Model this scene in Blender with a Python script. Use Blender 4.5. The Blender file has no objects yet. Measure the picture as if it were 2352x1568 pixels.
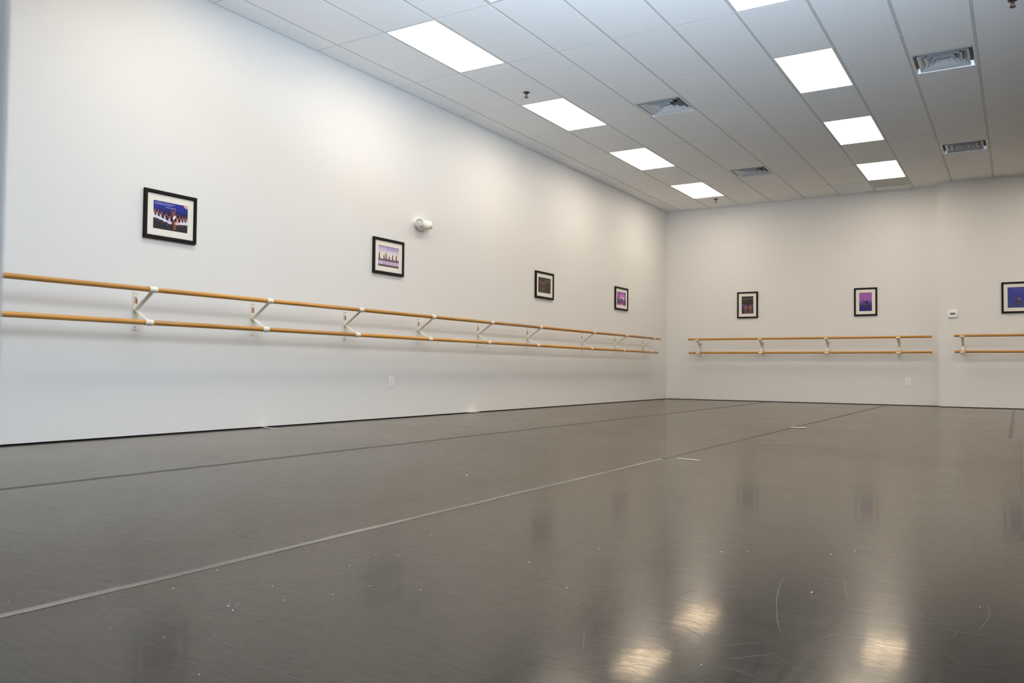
import bpy, math, random
from mathutils import Matrix, Vector
random.seed(11)
PI = math.pi
sc = bpy.context.scene
C = sc.collection

# ------------------------------------------------------------------ camera
cd = bpy.data.cameras.new('camera')
cam = bpy.data.objects.new('camera', cd)
C.objects.link(cam)
sc.camera = cam
CAM = Vector((6.100, 0.0, 0.572))
YAW, PITCH, ROLL = -0.5508, 0.0337, 0.0089
fw = Vector((math.sin(YAW) * math.cos(PITCH), math.cos(YAW) * math.cos(PITCH), math.sin(PITCH)))
rt0 = Vector((math.cos(YAW), -math.sin(YAW), 0))
up0 = rt0.cross(fw)
rt = rt0 * math.cos(ROLL) + up0 * math.sin(ROLL)
up = -rt0 * math.sin(ROLL) + up0 * math.cos(ROLL)
cam.matrix_world = Matrix(((rt.x, up.x, -fw.x, CAM.x), (rt.y, up.y, -fw.y, CAM.y), (rt.z, up.z, -fw.z, CAM.z), (0, 0, 0, 1)))
cd.sensor_width = 36.0
cd.lens = 1895.06 / 2352 * 36.0
cd.clip_start = 0.02
cd.dof.use_dof = True
cd.dof.focus_distance = 9.0
cd.dof.aperture_fstop = 11.0

# ------------------------------------------------------------------ light level, world
sc.view_settings.view_transform = 'Standard'
sc.view_settings.look = 'None'
sc.view_settings.gamma = 1.0
sc.view_settings.use_curve_mapping = False
sc.view_settings.exposure = 0.0
LAMP_STRENGTH = 13.2
LAMP_COLOUR = (1.0, 0.87, 0.71)
DAY_COLOUR = (0.70, 0.82, 1.0)
DAY_STRENGTH = 0.25
FLASH_COLOUR = (0.66, 0.815, 1.0)
w = bpy.data.worlds.new('world')
sc.world = w
w.use_nodes = True
w.node_tree.nodes['Background'].inputs[0].default_value = (*DAY_COLOUR, 1)
w.node_tree.nodes['Background'].inputs[1].default_value = DAY_STRENGTH
FLASH_POWER = 395.0
fl = bpy.data.lights.new('camera_flash', 'AREA')         # the photographer's bounce flash, tilted up and left
fl.shape = 'DISK'; fl.size = 0.10; fl.energy = FLASH_POWER; fl.color = FLASH_COLOUR; fl.spread = math.radians(76)
flash = bpy.data.objects.new('camera_flash', fl); C.objects.link(flash)
flash.location = (6.12, -0.06, 0.72)
flash.rotation_euler = Vector((-0.27, 0.66, 0.70)).to_track_quat('-Z', 'Y').to_euler()
try:
    sc.cycles.use_denoising = True
    sc.cycles.max_bounces = 10
    sc.cycles.diffuse_bounces = 6
    sc.cycles.sample_clamp_indirect = 8.0
except Exception:
    pass

# ------------------------------------------------------------------ room measures (metres)
H = 3.814                      # ceiling
BACK, BUMP_Y, BUMP_X = 15.956, 15.721, 4.949
RIGHT = 13.6  # unseen side, set wide for the added lamp columns
NEAR0, NEAR1 = 0.06, 0.20      # the near wall, with the doorway the camera stands in
GX, GY, DX, DY = 0.899, 6.0495, 0.6096, 1.2737   # ceiling grid
def gx(i): return GX + i * DX
def gy(j): return GY + j * DY

# ------------------------------------------------------------------ materials
def srgb(r, g, b):
    f = lambda c: (c / 255 / 12.92) if c / 255 <= 0.04045 else ((c / 255 + 0.055) / 1.055) ** 2.4
    return (f(r), f(g), f(b))
MATS = {}
def mat(name, col, rough=0.5, metal=0.0, spec=0.5):
    if name in MATS: return MATS[name]
    m = bpy.data.materials.new(name)
    m.use_nodes = True
    b = m.node_tree.nodes['Principled BSDF']
    b.inputs['Base Color'].default_value = (*col, 1)
    b.inputs['Roughness'].default_value = rough
    b.inputs['Metallic'].default_value = metal
    b.inputs['Specular IOR Level'].default_value = spec
    MATS[name] = m
    return m
def N(m, kind, **kw):
    n = m.node_tree.nodes.new(kind)
    for k, v in kw.items(): setattr(n, k, v)
    return n
def L(m, a, b): m.node_tree.links.new(a, b)
def bsdf(m): return m.node_tree.nodes['Principled BSDF']
def coords(m, scale=(1, 1, 1), which='Object', loc=(0, 0, 0)):
    t = N(m, 'ShaderNodeTexCoord'); p = N(m, 'ShaderNodeMapping')
    p.inputs['Scale'].default_value = scale
    p.inputs['Location'].default_value = loc
    L(m, t.outputs[which], p.inputs['Vector'])
    return p.outputs['Vector']
def noise(m, vec, scale, detail=3, rough=0.5):
    n = N(m, 'ShaderNodeTexNoise')
    n.inputs['Scale'].default_value = scale
    n.inputs['Detail'].default_value = detail
    n.inputs['Roughness'].default_value = rough
    L(m, vec, n.inputs['Vector'])
    return n.outputs['Fac']
def ramp(m, fac, stops):
    r = N(m, 'ShaderNodeValToRGB')
    e = r.color_ramp.elements
    while len(e) < len(stops): e.new(0.5)
    for k, (p, c) in enumerate(stops):
        e[k].position = p
        e[k].color = (*c, 1) if len(c) == 3 else c
    L(m, fac, r.inputs['Fac'])
    return r.outputs['Color']
def rng(m, fac, a, b, c, d):
    r = N(m, 'ShaderNodeMapRange')
    for k, v in zip(('From Min', 'From Max', 'To Min', 'To Max'), (a, b, c, d)): r.inputs[k].default_value = v
    L(m, fac, r.inputs['Value'])
    return r.outputs['Result']
def bump(m, fac, strength, dist=0.01):
    b = N(m, 'ShaderNodeBump')
    b.inputs['Strength'].default_value = strength
    b.inputs['Distance'].default_value = dist
    L(m, fac, b.inputs['Height'])
    L(m, b.outputs['Normal'], bsdf(m).inputs['Normal'])

WALL = mat('wall_paint', (0.785, 0.783, 0.772), 0.55, spec=0.3)
v = coords(WALL)
bump(WALL, noise(WALL, v, 180, 4), 0.05, 0.002)

TILE = mat('ceiling_tile', (0.80, 0.80, 0.79), 0.9, spec=0.1)
v = coords(TILE)
n1 = noise(TILE, v, 120, 5, 0.7)
L(TILE, ramp(TILE, n1, [(0.30, (0.86, 0.86, 0.85)), (0.55, (0.94, 0.94, 0.93))]), bsdf(TILE).inputs['Base Color'])
bump(TILE, n1, 0.25, 0.003)
GRID = mat('grid_metal', (0.64, 0.63, 0.60), 0.5, spec=0.3)

FLOOR = mat('vinyl_floor', (0.013, 0.0115, 0.010), 0.3, spec=0.5)
bsdf(FLOOR).inputs['Specular Tint'].default_value = (1.0, 0.90, 0.75, 1)
v = coords(FLOOR)
streak = noise(FLOOR, coords(FLOOR, (1.2, 16, 1)), 7, 5, 0.65)       # wear running across the room
streak2 = noise(FLOOR, coords(FLOOR, (9, 0.9, 1), loc=(3, 1, 0)), 6, 4, 0.6)
cloud = noise(FLOOR, v, 0.9, 4, 0.6)
fine = noise(FLOOR, coords(FLOOR, (1, 2.5, 1)), 140, 3, 0.7)
mx = N(FLOOR, 'ShaderNodeMath', operation='ADD'); L(FLOOR, streak, mx.inputs[0]); L(FLOOR, cloud, mx.inputs[1])
mx2 = N(FLOOR, 'ShaderNodeMath', operation='ADD'); L(FLOOR, mx.outputs[0], mx2.inputs[0]); L(FLOOR, streak2, mx2.inputs[1])
L(FLOOR, rng(FLOOR, mx2.outputs[0], 1.1, 1.9, 0.16, 0.25), bsdf(FLOOR).inputs['Roughness'])
floor_col = ramp(FLOOR, rng(FLOOR, mx2.outputs[0], 1.1, 1.9, 0, 1), [(0.1, (0.010, 0.0088, 0.0075)), (0.9, (0.017, 0.015, 0.013))])
bump(FLOOR, fine, 0.03, 0.001)
fb = bsdf(FLOOR)
# fine scratches: thin ridges of stretched noise in several directions break up the gloss
acc = None
for k, (rot, st, sc_) in enumerate(((0.15, 12, 2.6), (-0.35, 14, 3.4), (0.9, 10, 2.2), (2.2, 12, 2.8), (1.45, 9, 2.4), (-0.05, 18, 5.0))):
    t = N(FLOOR, 'ShaderNodeTexCoord'); p = N(FLOOR, 'ShaderNodeMapping')
    p.inputs['Rotation'].default_value = (0, 0, rot); p.inputs['Scale'].default_value = (1, st, 1); p.inputs['Location'].default_value = (k * 3.1, k * 1.7, 0)
    L(FLOOR, t.outputs['Object'], p.inputs['Vector'])
    nf = noise(FLOOR, p.outputs['Vector'], sc_, 2, 0.55)
    d = N(FLOOR, 'ShaderNodeMath', operation='SUBTRACT'); L(FLOOR, nf, d.inputs[0]); d.inputs[1].default_value = 0.5
    ab = N(FLOOR, 'ShaderNodeMath', operation='ABSOLUTE'); L(FLOOR, d.outputs[0], ab.inputs[0])
    ln = N(FLOOR, 'ShaderNodeMapRange'); ln.clamp = True
    for nm, vv in zip(('From Min', 'From Max', 'To Min', 'To Max'), (0.004, 0.020, 1.0, 0.0)): ln.inputs[nm].default_value = vv
    L(FLOOR, ab.outputs[0], ln.inputs['Value'])
    if acc is None: acc = ln.outputs['Result']
    else:
        m2 = N(FLOOR, 'ShaderNodeMath', operation='ADD'); L(FLOOR, acc, m2.inputs[0]); L(FLOOR, ln.outputs['Result'], m2.inputs[1]); acc = m2.outputs[0]
mc = N(FLOOR, 'ShaderNodeMix', data_type='RGBA')
L(FLOOR, rng(FLOOR, acc, 0.0, 1.0, 0.0, 0.35), mc.inputs['Factor']); L(FLOOR, floor_col, mc.inputs['A']); mc.inputs['B'].default_value = (0.042, 0.036, 0.030, 1)
L(FLOOR, mc.outputs['Result'], fb.inputs['Base Color'])
cut = rng(FLOOR, acc, 0.0, 1.0, 1.0, 0.55)
grit = rng(FLOOR, noise(FLOOR, coords(FLOOR, (1, 2.2, 1), loc=(1, 7, 0)), 70, 3, 0.7), 0.35, 0.65, 0.65, 1.25)
wgt = rng(FLOOR, streak, 0.35, 0.65, 0.10, 0.26)
w1 = N(FLOOR, 'ShaderNodeMath', operation='MULTIPLY'); L(FLOOR, wgt, w1.inputs[0]); L(FLOOR, cut, w1.inputs[1])
w2 = N(FLOOR, 'ShaderNodeMath', operation='MULTIPLY'); w2.use_clamp = True; L(FLOOR, w1.outputs[0], w2.inputs[0]); L(FLOOR, grit, w2.inputs[1])
# clear finish on the vinyl, the lamps' warm highlight tone put into its gloss colour: a sharp reflection weighted by Fresnel and broken by the scratches
gls = N(FLOOR, 'ShaderNodeBsdfGlossy'); gls.inputs['Color'].default_value = (1.0, 0.83, 0.60, 1)
L(FLOOR, rng(FLOOR, cloud, 0.3, 0.7, 0.06, 0.09), gls.inputs['Roughness'])
frn = N(FLOOR, 'ShaderNodeFresnel'); frn.inputs['IOR'].default_value = 1.33
w3 = N(FLOOR, 'ShaderNodeMath', operation='MULTIPLY'); L(FLOOR, w2.outputs[0], w3.inputs[0]); L(FLOOR, frn.outputs[0], w3.inputs[1])
w4 = N(FLOOR, 'ShaderNodeMath', operation='MULTIPLY'); w4.use_clamp = True; L(FLOOR, w3.outputs[0], w4.inputs[0]); w4.inputs[1].default_value = 1.8
mxs = N(FLOOR, 'ShaderNodeMixShader'); L(FLOOR, w4.outputs[0], mxs.inputs[0]); L(FLOOR, fb.outputs[0], mxs.inputs[1]); L(FLOOR, gls.outputs[0], mxs.inputs[2])
L(FLOOR, mxs.outputs[0], FLOOR.node_tree.nodes['Material Output'].inputs['Surface'])
fb.inputs['IOR'].default_value = 1.22

TAPE_DARK = mat('dark_floor_tape', (0.028, 0.025, 0.022), 0.5)
TAPE_PALE = mat('pale_floor_tape', (0.16, 0.135, 0.11), 0.35)  # clear tape; the light it catches is painted as pale colour
n = noise(TAPE_PALE, coords(TAPE_PALE, (30, 1.0, 1)), 1.2, 3)
L(TAPE_PALE, ramp(TAPE_PALE, n, [(0.35, (0.045, 0.039, 0.033)), (0.65, (0.17, 0.14, 0.11))]), bsdf(TAPE_PALE).inputs['Base Color'])
GAP = mat('dark_gap', (0.03, 0.024, 0.019), 0.8, spec=0.2)  # carries the shade of the wall-foot gap; also covers the roof deck
WHITE_TAPE = mat('white_tape', (0.72, 0.69, 0.64), 0.5)
SCUFF = mat('pale_scuff', (0.085, 0.075, 0.062), 0.4)
SPECK = mat('white_speck', (0.75, 0.74, 0.72), 0.7)

DIFF = bpy.data.materials.new('lamp_diffuser'); DIFF.use_nodes = True
b = bsdf(DIFF); b.inputs['Base Color'].default_value = (0.9, 0.9, 0.9, 1)
b.inputs['Emission Color'].default_value = (*LAMP_COLOUR, 1)
b.inputs['Emission Strength'].default_value = LAMP_STRENGTH
LAMP_FRAME = mat('lamp_frame_white', (0.80, 0.80, 0.80), 0.4)

def wood(name, c1, c2):
    m = mat(name, c1, 0.33)
    nz = noise(m, coords(m, (40, 1.1, 40)), 2.2, 5, 0.6)
    oi = N(m, 'ShaderNodeObjectInfo')
    hs = N(m, 'ShaderNodeHueSaturation')
    L(m, ramp(m, nz, [(0.30, c2), (0.62, c1)]), hs.inputs['Color'])
    L(m, rng(m, oi.outputs['Random'], 0, 1, 0.86, 1.14), hs.inputs['Value'])
    L(m, hs.outputs['Color'], bsdf(m).inputs['Base Color'])
    return m
WOOD_Y = wood('oak_rail_along', (0.60, 0.30, 0.070), (0.42, 0.185, 0.032))
BRACKET = mat('cream_bracket_paint', (0.80, 0.77, 0.68), 0.35)
SCREW = mat('screw_metal', (0.30, 0.29, 0.27), 0.35, metal=0.8)
STICKER = mat('sticker_paper', (0.55, 0.50, 0.47), 0.6)
STICKER_RED = mat('sticker_red_ink', (0.40, 0.07, 0.06), 0.6)
STICKER_INK = mat('sticker_grey_ink', (0.16, 0.14, 0.14), 0.6)
FRAME = mat('black_frame_wood', (0.005, 0.004, 0.004), 0.55, spec=0.22)
MATBOARD = mat('cream_mat_board', (0.84, 0.81, 0.74), 0.75, spec=0.2)
PLASTIC = mat('white_plastic', (0.95, 0.93, 0.90), 0.35)
SLOT = mat('socket_slot', (0.10, 0.09, 0.085), 0.6)
LENS = mat('lamp_lens', (0.55, 0.54, 0.55), 0.22)
SCREEN = mat('thermostat_screen', (0.16, 0.21, 0.185), 0.25)
DIGIT = mat('thermostat_digit', (0.05, 0.07, 0.06), 0.5)
VENT = mat('vent_paint', (0.70, 0.71, 0.73), 0.32, metal=0.25)
PAN = mat('vent_back_pan', (0.22, 0.225, 0.235), 0.6)
DUCT = mat('vent_duct', (0.015, 0.016, 0.018), 0.8)
BRONZE = mat('sprinkler_bronze', (0.12, 0.085, 0.065), 0.35, metal=0.8)
JAMB = mat('door_frame_white_gloss', (0.90, 0.94, 0.98), 0.18, spec=0.6)
RETURN_PALE = mat('pale_grille_panel', (0.80, 0.86, 0.84), 0.6)
RETURN_DULL = mat('dull_grille_panel', (0.66, 0.66, 0.62), 0.6)
# ------------------------------------------------------------------ mesh builder
class MB:
    def __init__(s): s.v = []; s.f = []; s.m = []; s.mats = []; s.smooth = []
    def mi(s, m):
        if m not in s.mats: s.mats.append(m)
        return s.mats.index(m)
    def face(s, pts, m, smooth=False):
        k = len(s.v); s.v += [tuple(p) for p in pts]
        s.f.append(tuple(range(k, k + len(pts)))); s.m.append(s.mi(m)); s.smooth.append(smooth)
    def raw(s, vs, fs, m, smooth=False):
        k = len(s.v); s.v += [tuple(p) for p in vs]; mi = s.mi(m)
        for f in fs: s.f.append(tuple(k + a for a in f)); s.m.append(mi); s.smooth.append(smooth)
    def box(s, lo, hi, m, bev=0.0):
        x0, y0, z0 = lo; x1, y1, z1 = hi
        if bev <= 0:
            v = [(x0, y0, z0), (x1, y0, z0), (x1, y1, z0), (x0, y1, z0), (x0, y0, z1), (x1, y0, z1), (x1, y1, z1), (x0, y1, z1)]
            s.raw(v, [(0, 3, 2, 1), (4, 5, 6, 7), (0, 1, 5, 4), (1, 2, 6, 5), (2, 3, 7, 6), (3, 0, 4, 7)], m)
            return
        import bmesh
        bm = bmesh.new(); bmesh.ops.create_cube(bm, size=1)
        for q in bm.verts: q.co = Vector(((x0 + x1) / 2 + q.co.x * (x1 - x0), (y0 + y1) / 2 + q.co.y * (y1 - y0), (z0 + z1) / 2 + q.co.z * (z1 - z0)))
        bmesh.ops.bevel(bm, geom=bm.edges[:], offset=bev, segments=2, affect='EDGES')
        bm.verts.index_update()
        s.raw([q.co[:] for q in bm.verts], [[q.index for q in f.verts] for f in bm.faces], m)
        bm.free()
    def tube(s, path, rad, m, seg=20, cap=True, smooth=True):
        """a round bar swept along points; rad may be a list"""
        P = [Vector(p) for p in path]; n = len(P)
        R_ = rad if isinstance(rad, (list, tuple)) else [rad] * n
        vs = []; prev = None
        for k in range(n):
            t = (P[min(k + 1, n - 1)] - P[max(k - 1, 0)]).normalized()
            a = prev if prev is not None else (Vector((0, 0, 1)) if abs(t.z) < 0.9 else Vector((1, 0, 0)))
            a = (a - t * a.dot(t)).normalized(); b_ = t.cross(a); prev = a
            for q in range(seg):
                an = 2 * PI * q / seg
                vs.append(P[k] + (a * math.cos(an) + b_ * math.sin(an)) * R_[k])
        fs = []
        for k in range(n - 1):
            for q in range(seg):
                fs.append((k * seg + q, k * seg + (q + 1) % seg, (k + 1) * seg + (q + 1) % seg, (k + 1) * seg + q))
        s.raw(vs, fs, m, smooth)
        if cap:
            s.raw(vs[:seg], [tuple(range(seg))[::-1]], m); s.raw(vs[-seg:], [tuple(range(seg))], m)
    def strap(s, a, b_, width_axis, width, thick, m):
        """flat metal strap from a to b"""
        a = Vector(a); b_ = Vector(b_); t = (b_ - a).normalized(); wv = Vector(width_axis); nrm = t.cross(wv).normalized()
        v = []
        for p in (a, b_):
            for sw, sn in ((-1, -1), (1, -1), (1, 1), (-1, 1)):
                v.append(p + wv * sw * width / 2 + nrm * sn * thick / 2)
        s.raw(v, [(0, 1, 2, 3)[::-1], (4, 5, 6, 7), (0, 1, 5, 4), (1, 2, 6, 5), (2, 3, 7, 6), (3, 0, 4, 7)], m)
    def build(s, name, parent=None, loc=(0, 0, 0)):
        me = bpy.data.meshes.new(name)
        me.from_pydata(s.v, [], s.f)
        for m in s.mats: me.materials.append(m)
        for k, p in enumerate(me.polygons):
            p.material_index = s.m[k]; p.use_smooth = s.smooth[k]
        me.validate(); me.update()
        o = bpy.data.objects.new(name, me)
        C.objects.link(o)
        o.location = loc
        if parent is not None: o.parent = parent
        return o
def tag(o, label=None, cat=None, group=None, kind=None):
    for k, val in (('label', label), ('category', cat), ('group', group), ('kind', kind)):
        if val: o[k] = val
    return o
def thing(name, label, cat, loc=(0, 0, 0), rz=0.0, group=None):
    o = bpy.data.objects.new(name, None)
    C.objects.link(o); o.empty_display_size = 0.1
    o.location = loc; o.rotation_euler = (0, 0, rz)
    return tag(o, label, cat, group)
def kids(o): return [c for c in C.objects if c.parent == o]
def dup(root, loc, rz, label, group=None):
    def cp(o, par):
        c = o.copy(); C.objects.link(c)
        if par is not None: c.parent = par
        for ch in kids(o): cp(ch, c)
        return c
    r = cp(root, None); r.location = loc; r.rotation_euler = (0, 0, rz)
    return tag(r, label, None, group)

# ------------------------------------------------------------------ the room shell
FY0 = -0.5
floor_mb = MB(); floor_mb.box((-0.25, FY0, -0.12), (RIGHT + 0.2, BACK + 0.25, 0.0), FLOOR)   # built at the end, with its scratches
GAPH = 0.011
def wallbox(name, lo, hi, label):
    m_ = MB(); m_.box(lo, hi, WALL); return tag(m_.build(name), label, 'wall', kind='structure')
wallbox('wall_left', (-0.2, NEAR0, GAPH), (0, BACK + 0.2, H + 0.3), 'long pale painted wall carrying the double barre')
wallbox('wall_back', (-0.0, BACK, GAPH), (BUMP_X, BACK + 0.2, H + 0.3), 'pale end wall left of the step in the wall')
wallbox('wall_step', (BUMP_X, BUMP_Y, GAPH), (RIGHT, BACK + 0.2, H + 0.3), 'pale end wall standing slightly forward on the right')
wallbox('wall_right', (RIGHT, NEAR0, GAPH), (RIGHT + 0.2, BACK + 0.2, H + 0.3), 'pale wall on the right side')
# dark strips painted for the shadow gap, with the rough vinyl edge, along the wall feet
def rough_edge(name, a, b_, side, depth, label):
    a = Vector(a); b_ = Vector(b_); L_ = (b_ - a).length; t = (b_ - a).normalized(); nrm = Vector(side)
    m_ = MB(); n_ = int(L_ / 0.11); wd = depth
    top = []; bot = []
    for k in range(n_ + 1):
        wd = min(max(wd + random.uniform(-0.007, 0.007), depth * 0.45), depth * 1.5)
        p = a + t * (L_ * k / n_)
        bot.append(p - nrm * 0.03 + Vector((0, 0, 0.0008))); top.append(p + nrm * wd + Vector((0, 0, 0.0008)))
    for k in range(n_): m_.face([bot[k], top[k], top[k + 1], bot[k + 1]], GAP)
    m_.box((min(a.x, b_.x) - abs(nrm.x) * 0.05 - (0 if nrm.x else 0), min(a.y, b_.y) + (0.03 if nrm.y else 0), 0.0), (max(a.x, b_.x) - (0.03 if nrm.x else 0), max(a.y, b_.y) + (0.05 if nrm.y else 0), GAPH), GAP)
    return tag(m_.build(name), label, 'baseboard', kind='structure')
rough_edge('foot_shade_left', (0, NEAR1, 0), (0, BACK, 0), (1, 0, 0), 0.026, 'ragged dark strip painted for the shadow gap along the foot of the long wall')
rough_edge('foot_shade_back', (0, BACK, 0), (BUMP_X, BACK, 0), (0, -1, 0), 0.03, 'dark strip painted for the shadow gap along the foot of the end wall')
rough_edge('foot_shade_step', (BUMP_X, BUMP_Y, 0), (RIGHT, BUMP_Y, 0), (0, -1, 0), 0.03, 'dark strip painted for the shadow gap along the foot of the forward end wall')

# near wall and the doorway the photograph is taken from
DOOR0, DOOR1, DOORH = 5.6515, 6.75, 2.25
m_ = MB()
for lo, hi in (((0, NEAR0, GAPH), (DOOR0, NEAR1, H + 0.3)), ((DOOR1, NEAR0, GAPH), (RIGHT, NEAR1, H + 0.3)), ((DOOR0, NEAR0, DOORH), (DOOR1, NEAR1, H + 0.3))): m_.box(lo, hi, WALL)
tag(m_.build('wall_near'), 'pale near wall with the doorway of the viewpoint', 'wall', kind='structure')
m_ = MB()                                              # the metal door frame the camera looks past
m_.box((DOOR0 - 0.012, NEAR0 - 0.02, 0.0), (DOOR0 + 0.03, NEAR1 + 0.012, DOORH), JAMB, 0.004)
m_.box((DOOR1 - 0.03, NEAR0 - 0.02, 0.0), (DOOR1 + 0.012, NEAR1 + 0.012, DOORH), JAMB, 0.004)
m_.box((DOOR0 + 0.03, NEAR0 - 0.02, DOORH - 0.04), (DOOR1 - 0.03, NEAR1 + 0.012, DOORH), JAMB, 0.004)
tag(m_.build('door_1'), 'blurred metal door frame at the left edge of the view', 'door frame', kind='structure')

# ceiling: lay-in tiles and the T grid
LIGHTS = [(i, j) for i in (0, 5, 10, 15) for j in (-2, 0, 2, 4, 6)]  # panels beyond the view are added to even out the wall light
VENTS = [(2, -0.5), (2, 2.5), (2, 5.5), (7, 2.5), (7, 5.5)]
PANELS = [(4, 7.0), (5, 7.0)]
tiles = MB(); grid = MB()
TB = 0.012
def tile(x0, x1, y0, y1):
    e = TB + 0.001; c = 0.0015; zt = H + 0.003; ey = 0.006
    a = [(x0 + e, y0 + ey, zt), (x1 - e, y0 + ey, zt), (x1 - e, y1 - ey, zt), (x0 + e, y1 - ey, zt)]
    d = e + c; dy = ey + 0.001
    p = [(x0 + d, y0 + dy, H), (x1 - d, y0 + dy, H), (x1 - d, y1 - dy, H), (x0 + d, y1 - dy, H)]
    tiles.face(p[::-1], TILE)
    for k in range(4): tiles.face([a[k], p[k], p[(k + 1) % 4], a[(k + 1) % 4]], TILE)
xl = [0.0] + [gx(i) for i in range(-1, 20)] + [RIGHT]
jl = list(range(-4, 8))
yl = [NEAR1] + [gy(j) for j in jl] + [BACK]
for a in range(len(xl) - 1):
    i = a - 2
    for b_ in range(len(yl) - 1):
        j = jl[b_ - 1] if b_ > 0 else -5
        x0, x1, y0, y1 = xl[a], xl[a + 1], yl[b_], yl[b_ + 1]
        if x0 > BUMP_X - 0.1: y1 = min(y1, BUMP_Y)
        if (i, j) in LIGHTS: continue
        if (i, j + 0.5) in VENTS:
            tile(x0, x1, y0, (y0 + y1) / 2); continue
        if (i, float(j)) in PANELS:
            tile(x0, x1, y0 + DY / 2, y1); continue
        tile(x0, x1, y0, y1)
zg = H + 0.0022
for x in xl[1:-1]:
    ye = BACK if x < BUMP_X else BUMP_Y
    grid.box((x - TB, NEAR1, zg), (x + TB, ye, zg + 0.02), GRID)
for y in yl[1:-1]: grid.box((0, y - 0.0065, H + 0.0006), (RIGHT, y + 0.0065, zg + 0.02), GRID)
for i, j in VENTS: grid.box((gx(i) + TB, gy(j) - TB, H + 0.0006), (gx(i + 1) - TB, gy(j) + TB, zg + 0.02), GRID)
for i, j in PANELS: grid.box((gx(i) + TB, gy(j + 0.5) - 0.0065, H + 0.0006), (gx(i + 1) - TB, gy(j + 0.5) + 0.0065, zg + 0.02), GRID)
for lo, hi in (((0, NEAR1, zg), (0.02, BACK, zg + 0.02)), ((0, BACK - 0.02, zg), (BUMP_X, BACK, zg + 0.02)), ((BUMP_X, BUMP_Y - 0.02, zg), (RIGHT, BUMP_Y, zg + 0.02))): grid.box(lo, hi, GRID)
ceil = tag(tiles.build('ceiling'), 'white lay-in tile ceiling in a metal grid', 'ceiling', kind='structure')
grid.build('ceiling_grid', ceil)
m_ = MB(); m_.box((-0.2, NEAR0, H + 0.30), (RIGHT + 0.2, BACK + 0.2, H + 0.34), GAP); tag(m_.build('roof'), 'dark deck above the ceiling', 'roof', kind='structure')

# ------------------------------------------------------------------ ceiling lights
def make_light():
    t = thing('ceiling_light', 'x', 'ceiling light')
    x0, x1, y0, y1 = -DX / 2 + TB, DX / 2 - TB, -DY / 2 + TB, DY / 2 - TB
    f = MB(); wd = 0.012
    for lo, hi in (((x0, y0), (x0 + wd, y1)), ((x1 - wd, y0), (x1, y1)), ((x0 + wd, y0), (x1 - wd, y0 + wd)), ((x0 + wd, y1 - wd), (x1 - wd, y1))):
        f.box((*lo, 0.0), (*hi, 0.05), LAMP_FRAME)
    f.box((x0, y0, 0.05), (x1, y1, 0.09), LAMP_FRAME)
    f.build('lamp_frame', t)
    d = MB(); d.box((x0 + wd, y0 + wd, 0.003), (x1 - wd, y1 - wd, 0.012), DIFF); d.build('diffuser', t)
    return t
light_labels = {
    (0, 0): 'lit ceiling panel nearest the long barre wall, largest of its row', (0, 2): 'lit ceiling panel just right of the sprinkler near the long wall',
    (0, 4): 'lit ceiling panel third along the row beside the long wall', (0, 6): 'lit ceiling panel farthest along the row beside the long wall',
    (5, 0): 'lit ceiling panel cut off by the top edge of the photo', (5, 2): 'largest whole lit ceiling panel in the row away from the long wall',
    (5, 4): 'middle lit ceiling panel in the row away from the long wall', (5, 6): 'lit ceiling panel closest to the end wall, above the dancer photo'}
proto = make_light()
for k, (i, j) in enumerate(LIGHTS):
    loc = (gx(i + 0.5), gy(j + 0.5), H + 0.001)
    lab = light_labels.get((i, j), 'added lit ceiling panel outside the view, there to light the room')
    if k == 0:
        o = proto; o.location = loc; tag(o, lab)
    else: o = dup(proto, loc, 0, lab)
    o['group'] = 'lit ceiling panels'

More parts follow.
